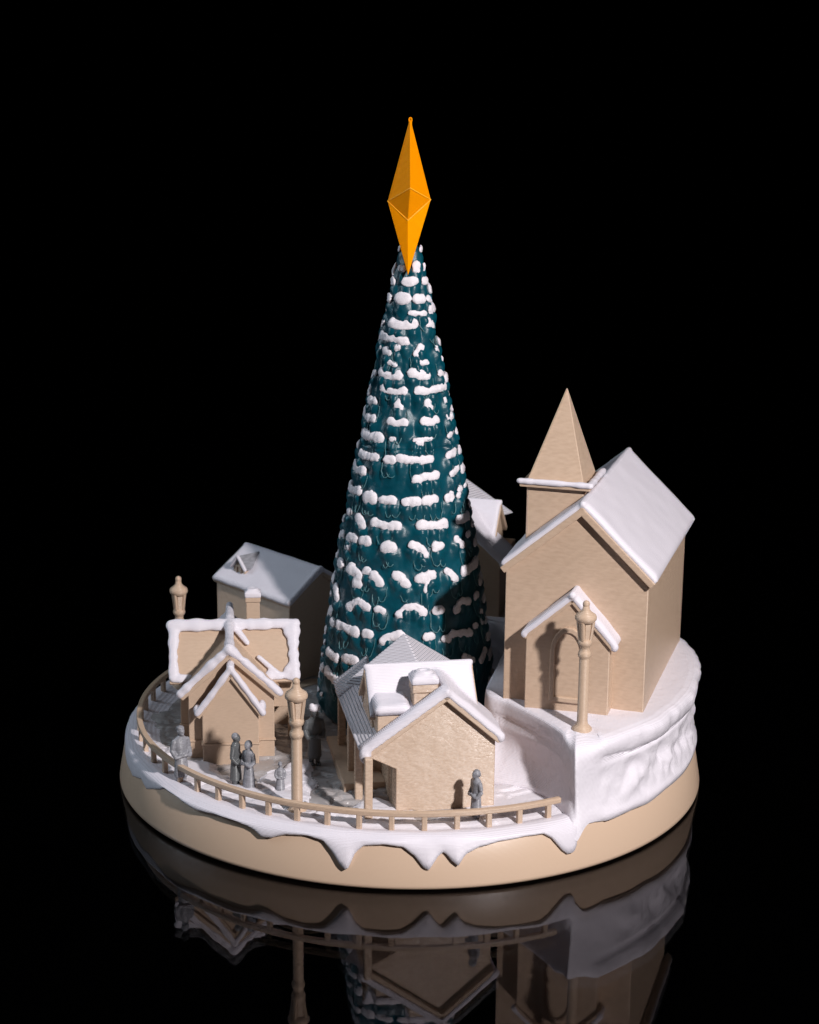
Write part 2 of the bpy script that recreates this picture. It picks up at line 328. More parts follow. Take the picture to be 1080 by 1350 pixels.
# ------------------------------------------------------------------ terrace hill
st = []                       # stations: (top xy, foot xy, foot z, outer flag)
for d in np.arange(31, 164, .5):
    a = R_(d); rf = interp(d, [(31, 1.000), (33, .990), (45, .990), (62, .984), (180, .975)]); rt = interp(d, [(31, .972), (60, .964), (90, .968), (180, .95)])
    st.append(((rt * math.sin(a), -rt * math.cos(a)), (rf * math.sin(a), -rf * math.cos(a)), interp(d, LIP) - .001 - .050 * max(0, 1 - (d - 31) / 1.8), 1.0))
inner = [((.27, .93), (.27, .96), ZP), ((.0, .90), (-.03, .92), ZP), ((-.02, .62), (-.10, .60), ZP), ((.12, .55), (.10, .47), ZP), ((.30, .36), (.22, .33), ZP), ((.33, .15), (.25, .13), ZP),
         ((.29, -.1), (.20, -.12), ZP), ((.245, -.36), (.17, -.50), ZP), ((.31, -.45), (.27, -.575), ZP), ((.383, -.56), (.37, -.62), ZP),
         ((.44, -.66), (.425, -.675), ZP), ((.475, -.745), (.462, -.765), ZP), ((.492, -.80), (.488, -.835), .15), ((.500, -.831), (.508, -.872), .090)]
def cr(P, t):
    n = len(P) - 1; i = min(int(t * n), n - 1); f = t * n - i
    p0, p1, p2, p3 = P[max(i - 1, 0)], P[i], P[i + 1], P[min(i + 2, n)]
    return tuple(.5 * (2 * b + (c - a) * f + (2 * a - 5 * b + 4 * c - d) * f * f + (3 * b - a - 3 * c + d) * f ** 3) for a, b, c, d in zip(p0, p1, p2, p3))
flat_in = [(*a, *b, z) for a, b, z in inner]
for k in range(150):
    q = cr(flat_in, k / 149); st.append(((q[0], q[1]), (q[2], q[3]), q[4], 0.0))
NS = len(st)
outs = [s[3] for s in st]
sm = [min(1, max(0, (i - 2) / 22)) if outs[i] else 0 for i in range(NS)]
cen = Vector((.60, .16))
mb = MB(); vs = []; fs = []
for i, (t, f, fz, o_) in enumerate(st):
    T = Vector(t); F = Vector(f); o = sm[i] if o_ else 0.0
    roll = .8 * min(1, max(0, (i - 1) / 26)) if o_ else 0.0
    dirn = (T - cen).normalized() if not o_ else T.normalized()
    rows = []
    def put(s_, z, push, amp):
        p = F.lerp(T, s_) + dirn * push; q = Vector((p.x, p.y, z))
        nn = .8 * noise.noise(Vector((p.x * 9, p.y * 9, z * 7))) + .6 * noise.noise(Vector((p.x * 20, p.y * 20, z * 14))) + .22 * noise.noise(Vector((p.x * 55, p.y * 55, z * 45)))
        ridge = (1 - abs(noise.noise(Vector((p.x * 12 + z * 9, p.y * 12, z * 5)))) * 2)
        p = p + dirn * amp * (nn * .8 + ridge * .5 * o)
        rows.append((p.x, p.y, z))
    H = ZT - fz
    put(0, fz - .004, -.012, 0); put(0, fz, 0, 0); put(.02, fz + .018, .002, .002)
    for q_ in range(14):
        t_ = q_ / 13; zz_ = fz + H * (.10 + .58 * t_); hollow = math.sin(math.pi * min(1, t_ * 1.05))
        put(.12 + .80 * t_ ** .6, zz_, -.020 * o * hollow - .026 * (1 - o) * hollow * (1 if not o_ else .3), .034 * o * hollow)
    rz = .020 * noise.noise(Vector((t[0] * 6, t[1] * 6, 5))) * roll
    put(.95, ZT - .060 + rz - .022 * roll, -.010 * o - .006 * (1 - o), .006 * o)
    rb = roll * (1 + .8 * noise.noise(Vector((t[0] * 8, t[1] * 8, 9))) + .4 * noise.noise(Vector((t[0] * 20, t[1] * 20, 9))))
    put(.96, ZT - .050 + rz - .020 * roll, .010 * rb, .004 * o)
    put(.97, ZT - .038 + rz - .012 * roll, .022 * rb, .003 * o)
    put(.98, ZT - .022 + rz * .6, .026 * rb, .004 * o); put(1, ZT - .010, .016 * rb, .003 * o); put(1, ZT - .003, -.006, 0); put(1, ZT + .0005, -.028, 0)
    for c_, dz in ((.12, .001), (.25, .003), (.45, .003), (.7, .003), (.9, .003)):
        p = T.lerp(cen, c_); rows.append((p.x, p.y, ZT + dz + .002 * noise.noise(Vector((p.x * 9, p.y * 9, 0)))))
    vs += rows; KR = len(rows)
for i in range(NS):
    j = (i + 1) % NS
    for k in range(KR - 1): fs.append((i * KR + k, j * KR + k, j * KR + k + 1, i * KR + k + 1))
fs.append(tuple(i * KR + KR - 1 for i in range(NS)))
mb.add(vs, fs)
hill = mb.build('snowy_hill', 'snow_rough', smooth=True)
vg = hill.vertex_groups.new(name='corner')
for i_, v_ in enumerate(hill.data.vertices):
    dd = math.hypot(v_.co.x - .505, v_.co.y + .843)
    if dd < .12: vg.add([i_], min(1, (.12 - dd) / .07), 'REPLACE')
md_ = hill.modifiers.new('Smooth', 'SMOOTH'); md_.factor = .5; md_.iterations = 45; md_.vertex_group = 'corner'
tag(hill, 'raised snowy terrace with a rough cliff below the church', 'hill', kind='structure')

# ------------------------------------------------------------------ railing
rail = thing('railing', 'low beige railing on short square posts curving along the snowy rim', 'railing')
RR = .928
def arc_sweep(r0, r1, z0, z1, a0, a1, n):
    m = MB(); vs = []; fs = []
    for i in range(n + 1):
        a = R_(a0 + (a1 - a0) * i / n)
        for r, z in ((r0, z0), (r1, z0), (r1, z1), (r0, z1)): vs.append((r * math.sin(a), -r * math.cos(a), z))
    for i in range(n):
        for k in range(4): j = (k + 1) % 4; fs.append((i * 4 + k, i * 4 + j, i * 4 + 4 + j, i * 4 + 4 + k))
    fs.append((0, 1, 2, 3)); fs.append(tuple(n * 4 + k for k in (3, 2, 1, 0)))
    return m.add(vs, fs)
arc_sweep(RR - .0095, RR + .0095, .213, .231, 29.8, -131, 160).build('top_rail', 'beige', rail, bevel=.004)
for k in range(26):
    d = 27.2 - 6.1 * k; a = R_(d); m = MB(); m.box(-.0085, .0085, -.008, .008, .150, .216)
    ob = m.build('post', 'beige', rail, bevel=.003)
    ob.location = (RR * math.sin(a), -RR * math.cos(a), 0); ob.rotation_euler = (0, 0, a)

# ------------------------------------------------------------------ tree
TX, TY = -.014, .15
PROF = [(.150, .285), (.165, .295), (.20, .300), (.239, .298), (.394, .280), (.644, .245), (.808, .217), (1.023, .177), (1.181, .146), (1.338, .115), (1.467, .090), (1.595, .064), (1.771, .031), (1.79, .020)]
def trad(z): return interp(z, PROF)
tree = thing('christmas_tree', 'tall slim teal Christmas tree dotted with white snow clumps, amid the village', 'tree', (TX, TY, 0))
caps = [(w, [(a, z) for a, z in P]) for w, P in CAPS]
rows = sorted(set(round(z, 2) for _, P in caps for _, z in P))
back = []
zz = .22
while zz < 1.74:
    r = trad(zz); n = max(3, int(2 * math.pi * r / .075))
    for k in range(n):
        a = 2 * math.pi * (k + random.random() * .5) / n
        a = (a + math.pi) % (2 * math.pi) - math.pi
        if -1.5 < a < 1.25: continue
        hw = random.uniform(.0, .022) / r
        dz = random.uniform(-.008, .008)
        back.append((random.uniform(.013, .019), [(a - hw, zz + dz), (a, zz + dz + random.uniform(0, .006)), (a + hw, zz + dz + random.uniform(-.006, .003))]))
    zz += .075 - .02 * (zz / 1.8)
bumps = []
for w, P in caps + back:
    for a, z in P: bumps.append((a, z - .022, max(w * 1.25, .014)))
BA = np.array(bumps)
NTH, NZ = 300, 360
zs = np.linspace(.150, 1.79, NZ); th = np.linspace(-math.pi, math.pi, NTH, endpoint=False)
TH, ZZ = np.meshgrid(th, zs); RAD = np.interp(ZZ, [p[0] for p in PROF], [p[1] for p in PROF])
D = np.zeros_like(RAD)
for a, z, w in BA:
    k0, k1 = np.searchsorted(zs, [z - .09, z + .07])
    rr = trad(z); da = (TH[k0:k1] - a + math.pi) % (2 * math.pi) - math.pi
    dx = da * rr / w; dz_ = (ZZ[k0:k1] - z); dzn = np.where(dz_ > 0, dz_ / .020, dz_ / .034)
    D[k0:k1] = np.maximum(D[k0:k1], np.exp(-(dx ** 2) * .9 - dzn ** 2))
vs = []; fs = []
for k in range(NZ):
    for i in range(NTH):
        z, a = zs[k], th[i]; r = RAD[k, i] + .019 * D[k, i] * min(1, RAD[k, i] / .08)
        p = Vector((math.sin(a) * r, -math.cos(a) * r, z))
        r += .0035 * noise.noise(p * 26) + .0016 * noise.noise(p * 60)
        if abs(z - 1.128) < .004: r -= .004
        vs.append((math.sin(a) * r, -math.cos(a) * r, z))
for k in range(NZ - 1):
    for i in range(NTH):
        j = (i + 1) % NTH; fs.append((k * NTH + i, k * NTH + j, (k + 1) * NTH + j, (k + 1) * NTH + i))
fs.append(tuple((NZ - 1) * NTH + i for i in range(NTH)))
MB().add(vs, fs).build('crown', 'tree', tree, smooth=True)
def tpos(a, z, off=0.0):
    r = trad(z) + off; return Vector((math.sin(a) * r, -math.cos(a) * r, z))
def cap_shape(m, w, P):
    "snow clump: a lumpy flattened roll lying on the branch"
    w *= 1.16
    pts = list(P)
    if len(pts) == 1:
        a, z = pts[0]; e = w * .35 / trad(z); pts = [(a - e, z), (a + e, z + random.uniform(-.003, .003))]
    sub = []
    for (a0, z0), (a1, z1) in zip(pts[:-1], pts[1:]):
        L_ = math.hypot((a1 - a0) * trad(z0), z1 - z0); n = max(2, int(L_ / .0045))
        for k in range(n): sub.append((a0 + (a1 - a0) * k / n, z0 + (z1 - z0) * k / n))
    sub.append(pts[-1])
    for _ in range(2):                                   # round the corners of the run
        sub = [sub[0]] + [tuple((p[c] + 2 * q[c] + r[c]) / 4 for c in (0, 1)) for p, q, r in zip(sub, sub[1:], sub[2:])] + [sub[-1]]
    path = [tpos(a, z, .009) for a, z in sub]; n = len(path); ph = random.uniform(0, 99)
    rad = []
    for i, p in enumerate(path):
        t = abs(2 * i / (n - 1) - 1)
        rad.append(w * (.80 + (.22 * t ** 3 if n > 12 else .08) + .20 * noise.noise(Vector((i * .35, ph, 0)))))
    aa = sub[n // 2][0]; o0 = len(m.v)
    m.tube(path, rad, n=18, flat=.44, up=(math.sin(aa), -math.cos(aa), .15))
    c = path[n // 2]
    for q in range(o0, len(m.v)):
        v = Vector(m.v[q]); g = v * 70 + Vector((ph, 0, 0)); g2 = v * 170 + Vector((ph, 3, 0))
        nn = Vector((noise.noise(g), noise.noise(g + Vector((9, 0, 0))), noise.noise(g + Vector((0, 9, 0)))))
        n2 = Vector((noise.noise(g2), noise.noise(g2 + Vector((9, 0, 0))), noise.noise(g2 + Vector((0, 9, 0)))))
        m.v[q] = tuple(v + nn * .0030 + n2 * .0024)
caps.sort(key=lambda c: -c[0] * (1 + len(c[1])))
for w, P in caps[:100]:
    m = MB(); cap_shape(m, w, P); m.build('snow_clump', 'cap', tree, smooth=True)
m = MB()
for w, P in caps[100:] + back: cap_shape(m, w, P)
tag(m.build('snow_clumps', 'cap', tree, smooth=True), kind='stuff')
# thin pale outlines of the hanging branch tips under the clumps
m = MB()
for w, P in caps:
    a, z = P[len(P) // 2]
    if z > 1.6 or random.random() < .12: continue
    for s_ in (0, 1) if w > .012 else (0,):
        r = trad(z); wd = random.uniform(.010, .018) / r; ln = random.uniform(.042, .070); a0 = a + (s_ - .5) * random.uniform(.4, 1.2) * w / r * 1.4
        path = []
        for k in range(15):
            t = k / 14; ang = math.pi * t
            x = -math.cos(ang); y = -math.sin(ang) ** .7
            path.append(tpos(a0 + wd * x * (1 + .15 * random.uniform(-1, 1)), z - .012 + ln * y, .0070 + .005 * math.sin(ang)) )
        k0 = random.choice((0, 0, 0, 4)); k1 = random.choice((15, 15, 15, 11))
        if k1 - k0 > 4: m.tube(path[k0:k1], [random.uniform(.0008, .0019) for _ in range(k1 - k0)], n=5)
m.build('branch_outline', 'wisp', tree, smooth=True)

# ------------------------------------------------------------------ star
star = thing('tree_star', 'long faceted golden star standing on the tip of the teal tree', 'star', (-.018, .09, 1.70))
def sv(dx, dy, z): return (dx, dy, z - 1.70)
V = [sv(-.001, 0, 2.206), sv(-.003, -.020, 1.699), sv(-.072, 0, 1.938), sv(.069, 0, 1.944),
     sv(.002, -.078, 1.988), sv(-.005, -.032, 1.880), sv(.002, .034, 1.985), sv(-.003, .05, 1.881), sv(-.003, .030, 1.72)]
m = MB(); m.add(V, [(0, 2, 4), (0, 4, 3), (2, 5, 4), (4, 5, 3), (2, 1, 5), (5, 1, 3), (0, 6, 2), (0, 3, 6), (2, 6, 7), (6, 3, 7), (2, 7, 8), (7, 3, 8), (1, 2, 8), (1, 8, 3)])
m.build('star_body', 'gold', star, bevel=.0014)
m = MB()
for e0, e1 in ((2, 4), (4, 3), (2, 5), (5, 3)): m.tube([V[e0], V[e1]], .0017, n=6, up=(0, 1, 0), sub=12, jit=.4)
m.build('facet_highlight', 'edge', star, smooth=True)  # thin rods in paler gold paint the light caught along the facet edges
m = MB(); pth = [(.0046 * math.cos(t), 0, .498 + .0062 * math.sin(t)) for t in np.linspace(-.7, math.pi + .7, 14)]
m.tube(pth, .0021, n=8, up=(0, 1, 0)); m.box(-.0048, .0048, -.003, .003, .472, .494); m.build('hanging_loop', 'gold', star, smooth=True)

# ------------------------------------------------------------------ church
ch = thing('church', 'tall beige church with spire, white snow roof and arched porch on the terrace', 'church', (.298, -.422, ZT), -16)
m = MB(); m.prism([(0, -.03), (.456, -.03), (.456, .415), (.237, .630), (0, .437)], 0, .77); m.build('wall', 'beige_church', ch, bevel=.003)
m = MB()
m.slab([(-.015, -.022, .442), (-.015, .80, .436), (.243, .80, .654), (.243, -.022, .661)], .022)
m.slab([(.480, -.022, .432), (.480, .80, .426), (.240, .80, .654), (.240, -.022, .661)], .022)
roof = m.build('roof', 'beige_church', ch, bevel=.003)
m = MB()
m.pillow([(-.010, -.020, .449), (-.010, .798, .443), (.245, .798, .658), (.245, -.020, .665)], .014, .022, .2, keep=(0, 0, 1, 0))
m.pillow([(.480, .798, .428), (.480, -.020, .434), (.240, -.020, .664), (.240, .798, .657)], .016, .024, .12, keep=(0, 0, 1, 0))
m.tube([(.243, -.016, .668), (.243, .40, .665), (.243, .793, .661)], .012, sub=24, jit=.15)
m.build('roof_snow', 'snow', roof, remesh=.0055, relax=3)
m = MB(); m.box(.028, .212, .11, .30, .40, .690); m.build('tower', 'beige_church', ch, bevel=.003).location = (.008, .0, .006)
m = MB(); m.box(.008, .236, .09, .32, .676, .688)
m.prism([(.030, .688), (.212, .688), (.236, .678), (.008, .678)], .10, .31); m.build('tower_cornice', 'beige_church', ch, bevel=.003).location = (.008, .0, .006)
m = MB(); hz = .694
for pth in ([(.010, .094, hz), (.234, .094, hz)], [(.234, .094, hz), (.234, .316, hz)]):
    
    m.tube(pth, .0125, flat=.75, sub=20, jit=.35)
m.build('cornice_snow', 'snow', ch, remesh=.004, relax=2).location = (.008, .0, .006)
m = MB(); a_, b_ = (.028, .212), (.108, .302)
m.add([(a_[0], b_[0], .692), (a_[1], b_[0], .692), (a_[1], b_[1], .692), (a_[0], b_[1], .692), (.129, .205, .984)], [(3, 2, 1, 0), (0, 1, 4), (1, 2, 4), (2, 3, 4), (3, 0, 4)])
m.build('spire', 'beige_church', ch, bevel=.0025).location = (.008, .0, .006)
m = MB(); m.prism([(.102, -.03), (.370, -.03), (.370, .235), (.248, .375), (.102, .255)], -.098, -.025); porch = m.build('porch', 'beige_church', ch, bevel=.003); porch.location = (-.017, .035, -.010)
m = MB(); m.slab([(.092, -.108, .252), (.092, .0, .252), (.250, .0, .392), (.250, -.108, .392)], .014); m.slab([(.386, -.108, .240), (.386, .0, .240), (.246, .0, .392), (.246, -.108, .392)], .014)
m.build('porch_roof', 'beige_church', porch, bevel=.002)
m = MB()
m.pillow([(.094, -.110, .254), (.094, -.002, .254), (.250, -.002, .393), (.250, -.110, .393)], .013, .016, .2, keep=(0, 0, 1, 0))
m.pillow([(.388, -.002, .238), (.388, -.110, .238), (.246, -.110, .393), (.246, -.002, .393)], .015, .018, .2, keep=(0, 0, 1, 0))
m.tube([(.248, -.106, .398), (.248, -.004, .398)], .013, sub=8); m.ball((.098, -.100, .256), (.013, .012, .014)); m.ball((.384, -.098, .240), (.014, .014, .016))
m.build('porch_snow', 'snow', porch, remesh=.004, relax=2)
# arched door: raised frame and panel
uc, wd, zs_, hb = .240, .058, .205, .043
def arch(w, top, z0):
    pts = [(uc - w, z0), (uc + w, z0)]
    for k in range(13):
        t = math.pi * k / 12; pts.append((uc + w * math.cos(t), zs_ + (top - zs_) * math.sin(t)))
    return pts
o_, i_ = arch(wd, .292, hb), arch(wd - .016, .274, hb + .016)
m = MB(); n = len(o_)
vs = [(u, -.108, z) for u, z in o_] + [(u, -.108, z) for u, z in i_] + [(u, -.094, z) for u, z in o_] + [(u, -.094, z) for u, z in i_]
fs = []
for k in range(n):
    j = (k + 1) % n
    fs += [(k, j, n + j, n + k), (2 * n + k, k, j, 2 * n + j)[::-1], (n + k, n + j, 3 * n + j, 3 * n + k), (2 * n + j, 2 * n + k, 3 * n + k, 3 * n + j)]
m.add(vs, fs); m.build('door_frame', 'beige_church', porch, bevel=.003)
m = MB(); m.prism(i_, -.1005, -.092); m.build('door', 'beige_church', porch)

# ------------------------------------------------------------------ half-timber house design used twice (front and back right)
def porch_house(name, label, loc, az, depth, full):
    h = thing(name, label, 'house', loc, az)
    m = MB(); m.prism([(0, -.03), (.309, -.03), (.309, .228), (.152, .366), (-.088, .196), (-.083, .187), (0, .145)], 0, .10)
    m.box(.0, .30, .08, depth, -.03, .24)
    m.prism([(.09, .24), (.19, .405 - .012), (.30, .24)], -.060, .262, 'u')
    m.build('wall', 'beige_glint' if full else 'beige', h, bevel=.003)
    m = MB()
    m.slab([(.326, -.02, .232), (.326, .16, .232), (.150, .16, .388), (.150, -.02, .388)], .018)
    m.slab([(-.104, -.02, .200), (-.104, .06, .200), (.154, .06, .388), (.154, -.02, .388)], .018)
    m.slab([(-.104, .04, .200), (-.104, depth, .200), (-.005, depth, .274), (-.005, .04, .274)], .014)
    m.slab([(-.072, .072, .288), (.272, .072, .288), (.272, .192, .410), (-.072, .192, .410)], .016)
    m.slab([(-.072, .312, .288), (.272, .312, .288), (.272, .188, .410), (-.072, .188, .410)], .016)
    roof = m.build('roof', 'beige', h, bevel=.003)
    m = MB()
    m.pillow([(.328, .17, .230), (.328, -.022, .230), (.150, -.022, .389), (.150, .17, .389)], .018, .022, .2, keep=(0, 0, 1, 0))
    m.pillow([(-.108, -.026, .203), (-.108, .030, .203), (.154, .030, .389), (.154, -.026, .389)], .020, .022, .25, keep=(0, 0, 1, 0))
    m.pillow([(-.04, .02, .247), (-.04, .17, .247), (.154, .17, .389), (.154, .02, .389)], .007, .02, .2, keep=(0, 0, 1, 0))
    m.tube([(.152, -.018, .394), (.152, .19, .394)], .011, sub=12, jit=.15)
    m.ball((-.097, -.012, .203), (.021, .017, .030)); m.ball((.322, -.010, .236), (.016, .016, .018))
    m.pillow([(-.070, .074, .289), (.270, .074, .289), (.270, .194, .412), (-.070, .194, .412)], .010, .014, .2, keep=(0, 0, 1, 0))
    m.pillow([(.270, .310, .289), (-.070, .310, .289), (-.070, .188, .412), (.270, .188, .412)], .010, .014, .2, keep=(0, 0, 1, 0))
    m.tube([(-.066, .191, .414), (.266, .191, .414)], .010, sub=16)
    m.build('roof_snow', 'snow', roof, remesh=.0052, relax=3)
    m = MB(); m.pillow([(-.105, .02, .203), (-.105, depth - .05, .203), (-.006, depth - .05, .278), (-.006, .02, .278)], .006, .01, .1)
    m.build('porch_snow', 'snow_lined', roof, smooth=False)
    m = MB(); m.pillow([(-.108, depth - .065, .202), (-.108, depth + .008, .202), (-.004, depth + .008, .279), (-.004, depth - .065, .279)], .010, .02, .1)
    m.tube([(-.106, .03, .205), (-.106, depth, .205)], .006, sub=20, jit=.2); m.pillow([(-.110, depth - .075, .204), (-.003, depth - .075, .281), (-.003, depth + .006, .318), (-.116, depth + .006, .232)], .006, .01, .05)
    m.build('porch_snow_edge', 'snow_lined', roof, smooth=True)
    # turned tower with pyramid roof
    tc = (.085, .36); ta = R_(-30 if full else -30)
    def tw(x, y, z): return (tc[0] + x * math.cos(ta) - y * math.sin(ta), tc[1] + x * math.sin(ta) + y * math.cos(ta), z)
    hw = .105; m = MB(); m.add([tw(x, y, z) for z in (0, .33) for x, y in ((-hw, -hw), (hw, -hw), (hw, hw), (-hw, hw))],
                               [(3, 2, 1, 0), (4, 5, 6, 7), (0, 1, 5, 4), (1, 2, 6, 5), (2, 3, 7, 6), (3, 0, 4, 7)])
    tower = m.build('tower', 'beige', h, bevel=.003)
    hw = .150 if full else .140; m = MB(); m.add([tw(-hw, -hw, .318), tw(hw, -hw, .318), tw(hw, hw, .318), tw(-hw, hw, .318), tw(0, 0, .462)], [(3, 2, 1, 0), (0, 1, 4), (1, 2, 4), (2, 3, 4), (3, 0, 4)])
    m.build('tower_snow', 'snow_lined', tower, bevel=.004)
    for v in ((-.042, .160, .315, .54) if full else (-.042, .16, depth - .02)):
        m = MB(); m.box(-.105, -.080, v - .012, v + .012, -.02, .205); m.build('post', 'beige_glint', h, bevel=.004)
    if full:
        m = MB(); m.box(-.133, .0, .20, .62, -.02, .022); m.build('deck', 'beige', h, bevel=.003)
        m = MB(); m.box(-.054, .043, .030, .16, .18, .318); dm = m.build('dormer', 'beige', h, bevel=.003)
        m = MB(); m.pillow([(-.060, .022, .319), (.048, .022, .319), (.050, .14, .330), (-.060, .14, .330)], .021, .013, .2)
        m.build('dormer_snow', 'snow', dm, smooth=True)
        m = MB(); m.box(.060, .132, .045, .105, .25, .404); m.box(.056, .136, .041, .109, .372, .406); cm = m.build('chimney', 'beige_glint', h, bevel=.003)
        m = MB(); m.pillow([(.053, .038, .405), (.139, .038, .405), (.139, .112, .405), (.053, .112, .405)], .025, .020, .3); m.tube([(.096 + .02 * math.cos(t), .075 + .014 * math.sin(t), .430) for t in np.linspace(0, 5.6, 12)], .008)
        m.build('chimney_snow', 'snow', cm, remesh=.004, relax=2)
    return h
porch_house('porch_house', 'beige house with snowy dormer, chimney and side porch, at front below the church', (-.042, -.791, ZP), 10, .56, True)
porch_house('porch_house', 'mostly hidden beige house between the teal tree and the church', (.02, .49, ZT - .03), -14, .33, False)

# ------------------------------------------------------------------ cross-gabled cottage at left
ct = thing('cottage', 'small beige cottage with stepped front gables edged in snow, behind the left railing', 'house', (-.677, -.387, ZP), 5)
m = MB()
m.prism([(-.045, -.03), (.235, -.03), (.235, .214), (.092, .342), (-.045, .216)], .045, .45)
m.box(-.076, -.03, .20, .40, -.03, .235); m.box(-.076, .30, .34, .40, -.03, .235); m.box(.22, .30, .19, .36, .115, .225); m.box(.283, .300, .19, .207, -.03, .12)
m.prism([(.19, .225), (.272, .345), (.36, .225)], -.078, .30, 'u')
m.box(-.049, .239, .041, .06, .052, .058); m.box(-.08, -.03, .196, .21, .050, .057)
m.build('wall', 'beige', ct, bevel=.0025)
m = MB(); m.prism([(0, -.03), (.183, -.03), (.183, .160), (.094, .296), (0, .160)], 0, .06); m.box(-.004, .187, -.004, .05, .056, .062)
cp = m.build('porch', 'beige', ct, bevel=.0025)
m = MB(); m.slab([(-.018, -.014, .160), (-.018, .05, .160), (.096, .05, .312), (.096, -.014, .312)], .012); m.slab([(.200, -.014, .160), (.200, .05, .160), (.092, .05, .312), (.092, -.014, .312)], .012)
m.build('porch_roof', 'beige', cp, bevel=.002)
m = MB(); R1 = .0115
m.tube([(-.016, -.010, .171), (.03, -.010, .232), (.065, -.010, .282), (.094, -.010, .324), (.122, -.010, .282), (.16, -.010, .226), (.197, -.010, .170)], R1, sub=8, jit=.25)
m.ball((-.015, .010, .178), (.014, .026, .015)); m.ball((.194, .012, .184), (.015, .026, .022)); m.tube([(.094, -.008, .324), (.094, .045, .326)], .0135, sub=4)
m.build('porch_snow', 'snow', cp, remesh=.0036, relax=2)
m = MB()
m.slab([(-.072, .028, .212), (-.072, .49, .212), (.093, .49, .362), (.093, .028, .362)], .014); m.slab([(.254, .028, .212), (.254, .49, .212), (.089, .49, .362), (.089, .028, .362)], .014)
m.slab([(-.108, .13, .226), (.320, .13, .226), (.320, .273, .386), (-.108, .273, .386)], .013); m.slab([(-.108, .416, .226), (.320, .416, .226), (.320, .269, .386), (-.108, .269, .386)], .013)
cr_ = m.build('roof', 'beige', ct, bevel=.0025)
m = MB(); u_ = (0, -.75, .66)
m.tube([(-.070, .038, .222), (-.02, .040, .270), (.035, .040, .322), (.091, .040, .374)], [.0155, .0135, .015, .019], sub=14, jit=.40); m.tube([(.091, .040, .374), (.15, .040, .318), (.205, .040, .266), (.253, .038, .220)], [.019, .0140, .0135, .0165], sub=14, jit=.40)
m.tube([(.091, .036, .372), (.091, .16, .374), (.091, .30, .390), (.091, .48, .385)], [.017, .016, .017, .013], sub=8, jit=.2)
def band(pts, r):
    m.tube(pts, r, n=12, flat=.50, up=(0, -.745, .667), sub=14, jit=.30)
band([(-.100, .262, .385), (.0, .262, .385), (.10, .262, .385), (.312, .262, .385)], .021)
m.tube([(-.104, .271, .389), (.316, .271, .389)], .011, sub=30, jit=.2)
band([(.304, .258, .380), (.303, .20, .315), (.305, .140, .243)], [.024, .018, .022]); band([(-.093, .258, .380), (-.096, .20, .315), (-.094, .140, .243)], [.020, .016, .020])
band([(.290, .248, .369), (.296, .235, .355)], .020); band([(.286, .152, .257), (.296, .160, .266)], .018)
band([(.304, .138, .240), (.27, .140, .243), (.225, .141, .245)], [.018, .015, .018]); band([(-.094, .138, .240), (-.06, .138, .241), (-.045, .138, .241)], .016)
m.tube([(.115, .245, .372), (.150, .212, .336)], [.013, .010], flat=.6, up=u_, sub=6); m.tube([(.188, .178, .296), (.245, .145, .252)], [.009, .0115], flat=.6, up=u_, sub=6)
m.pillow([(-.066, .30, .222), (-.066, .48, .222), (.09, .48, .364), (.09, .30, .364)], .008, .01, .2)
m.build('roof_snow', 'snow', cr_, remesh=.0042, relax=2)
m = MB(); m.box(.148, .194, .33, .376, .25, .462); m.box(.145, .197, .327, .379, .440, .464); ck = m.build('chimney', 'beige', ct, bevel=.0025)
m = MB(); m.pillow([(.143, .325, .462), (.199, .325, .462), (.199, .381, .462), (.143, .381, .462)], .018, .014, .2); m.tube([(.17 + .015 * math.cos(t), .353 + .013 * math.sin(t), .479) for t in np.linspace(0, 6, 12)], .0065)
m.build('chimney_snow', 'snow', ck, remesh=.0034, relax=1)

# ------------------------------------------------------------------ plain house at the back left
bh = thing('plain_house', 'plain beige house under a wide shaded snow roof with one tiny dormer, left behind tree', 'house', (-.438, .372, ZP - .012), -47)
m = MB(); m.prism([(0, -.03), (.292, -.03), (.292, .315), (.146, .405), (0, .315)], -.430, 0, 'u'); m.build('wall', 'beige', bh, bevel=.003)
def bq(z, e=0.0): return [(-.442 + 0, -.012, .312 + z), (.014, -.012, .312 + z), (.014, .149, .415 + z), (-.442, .149, .415 + z)]
def bq2(z): return [(.014, .304, .312 + z), (-.442, .304, .312 + z), (-.442, .143, .415 + z), (.014, .143, .415 + z)]
m = MB(); m.slab(bq(0), .014); m.slab(bq2(0), .014); br = m.build('roof', 'beige', bh, bevel=.003)
m = MB(); m.pillow(bq(.001), .014, .020, .12, keep=(0, 0, 1, 0)); m.pillow(bq2(.001), .014, .020, .12, keep=(0, 0, 1, 0)); m.tube([(-.436, .146, .420), (.010, .146, .420)], .009, sub=12)
m.tube([(.006, -.006, .322), (.006, .142, .424)], .012, sub=8, jit=.2); m.tube([(-.434, -.004, .318), (.004, -.004, .318)], .011, sub=20, jit=.3)
m.build('roof_snow', 'snow', br, remesh=.0055, relax=3)
du, dv, dz = .030, -.034, -.020
m = MB(); m.prism([(-.392 + du, .30), (-.322 + du, .30), (-.322 + du, .398 + dz), (-.357 + du, .432 + dz), (-.392 + du, .398 + dz)], .062 + dv, .14 + dv); dm = m.build('dormer', 'beige', bh, bevel=.002)
m = MB()
for a0, a1, z0, z1 in ((-.373, -.367, .362, .400), (-.347, -.341, .362, .400), (-.373, -.341, .398, .404)): m.box(a0 + du, a1 + du, .058 + dv, .064 + dv, z0 + dz, z1 + dz)
m.build('window_frame', 'beige', dm)
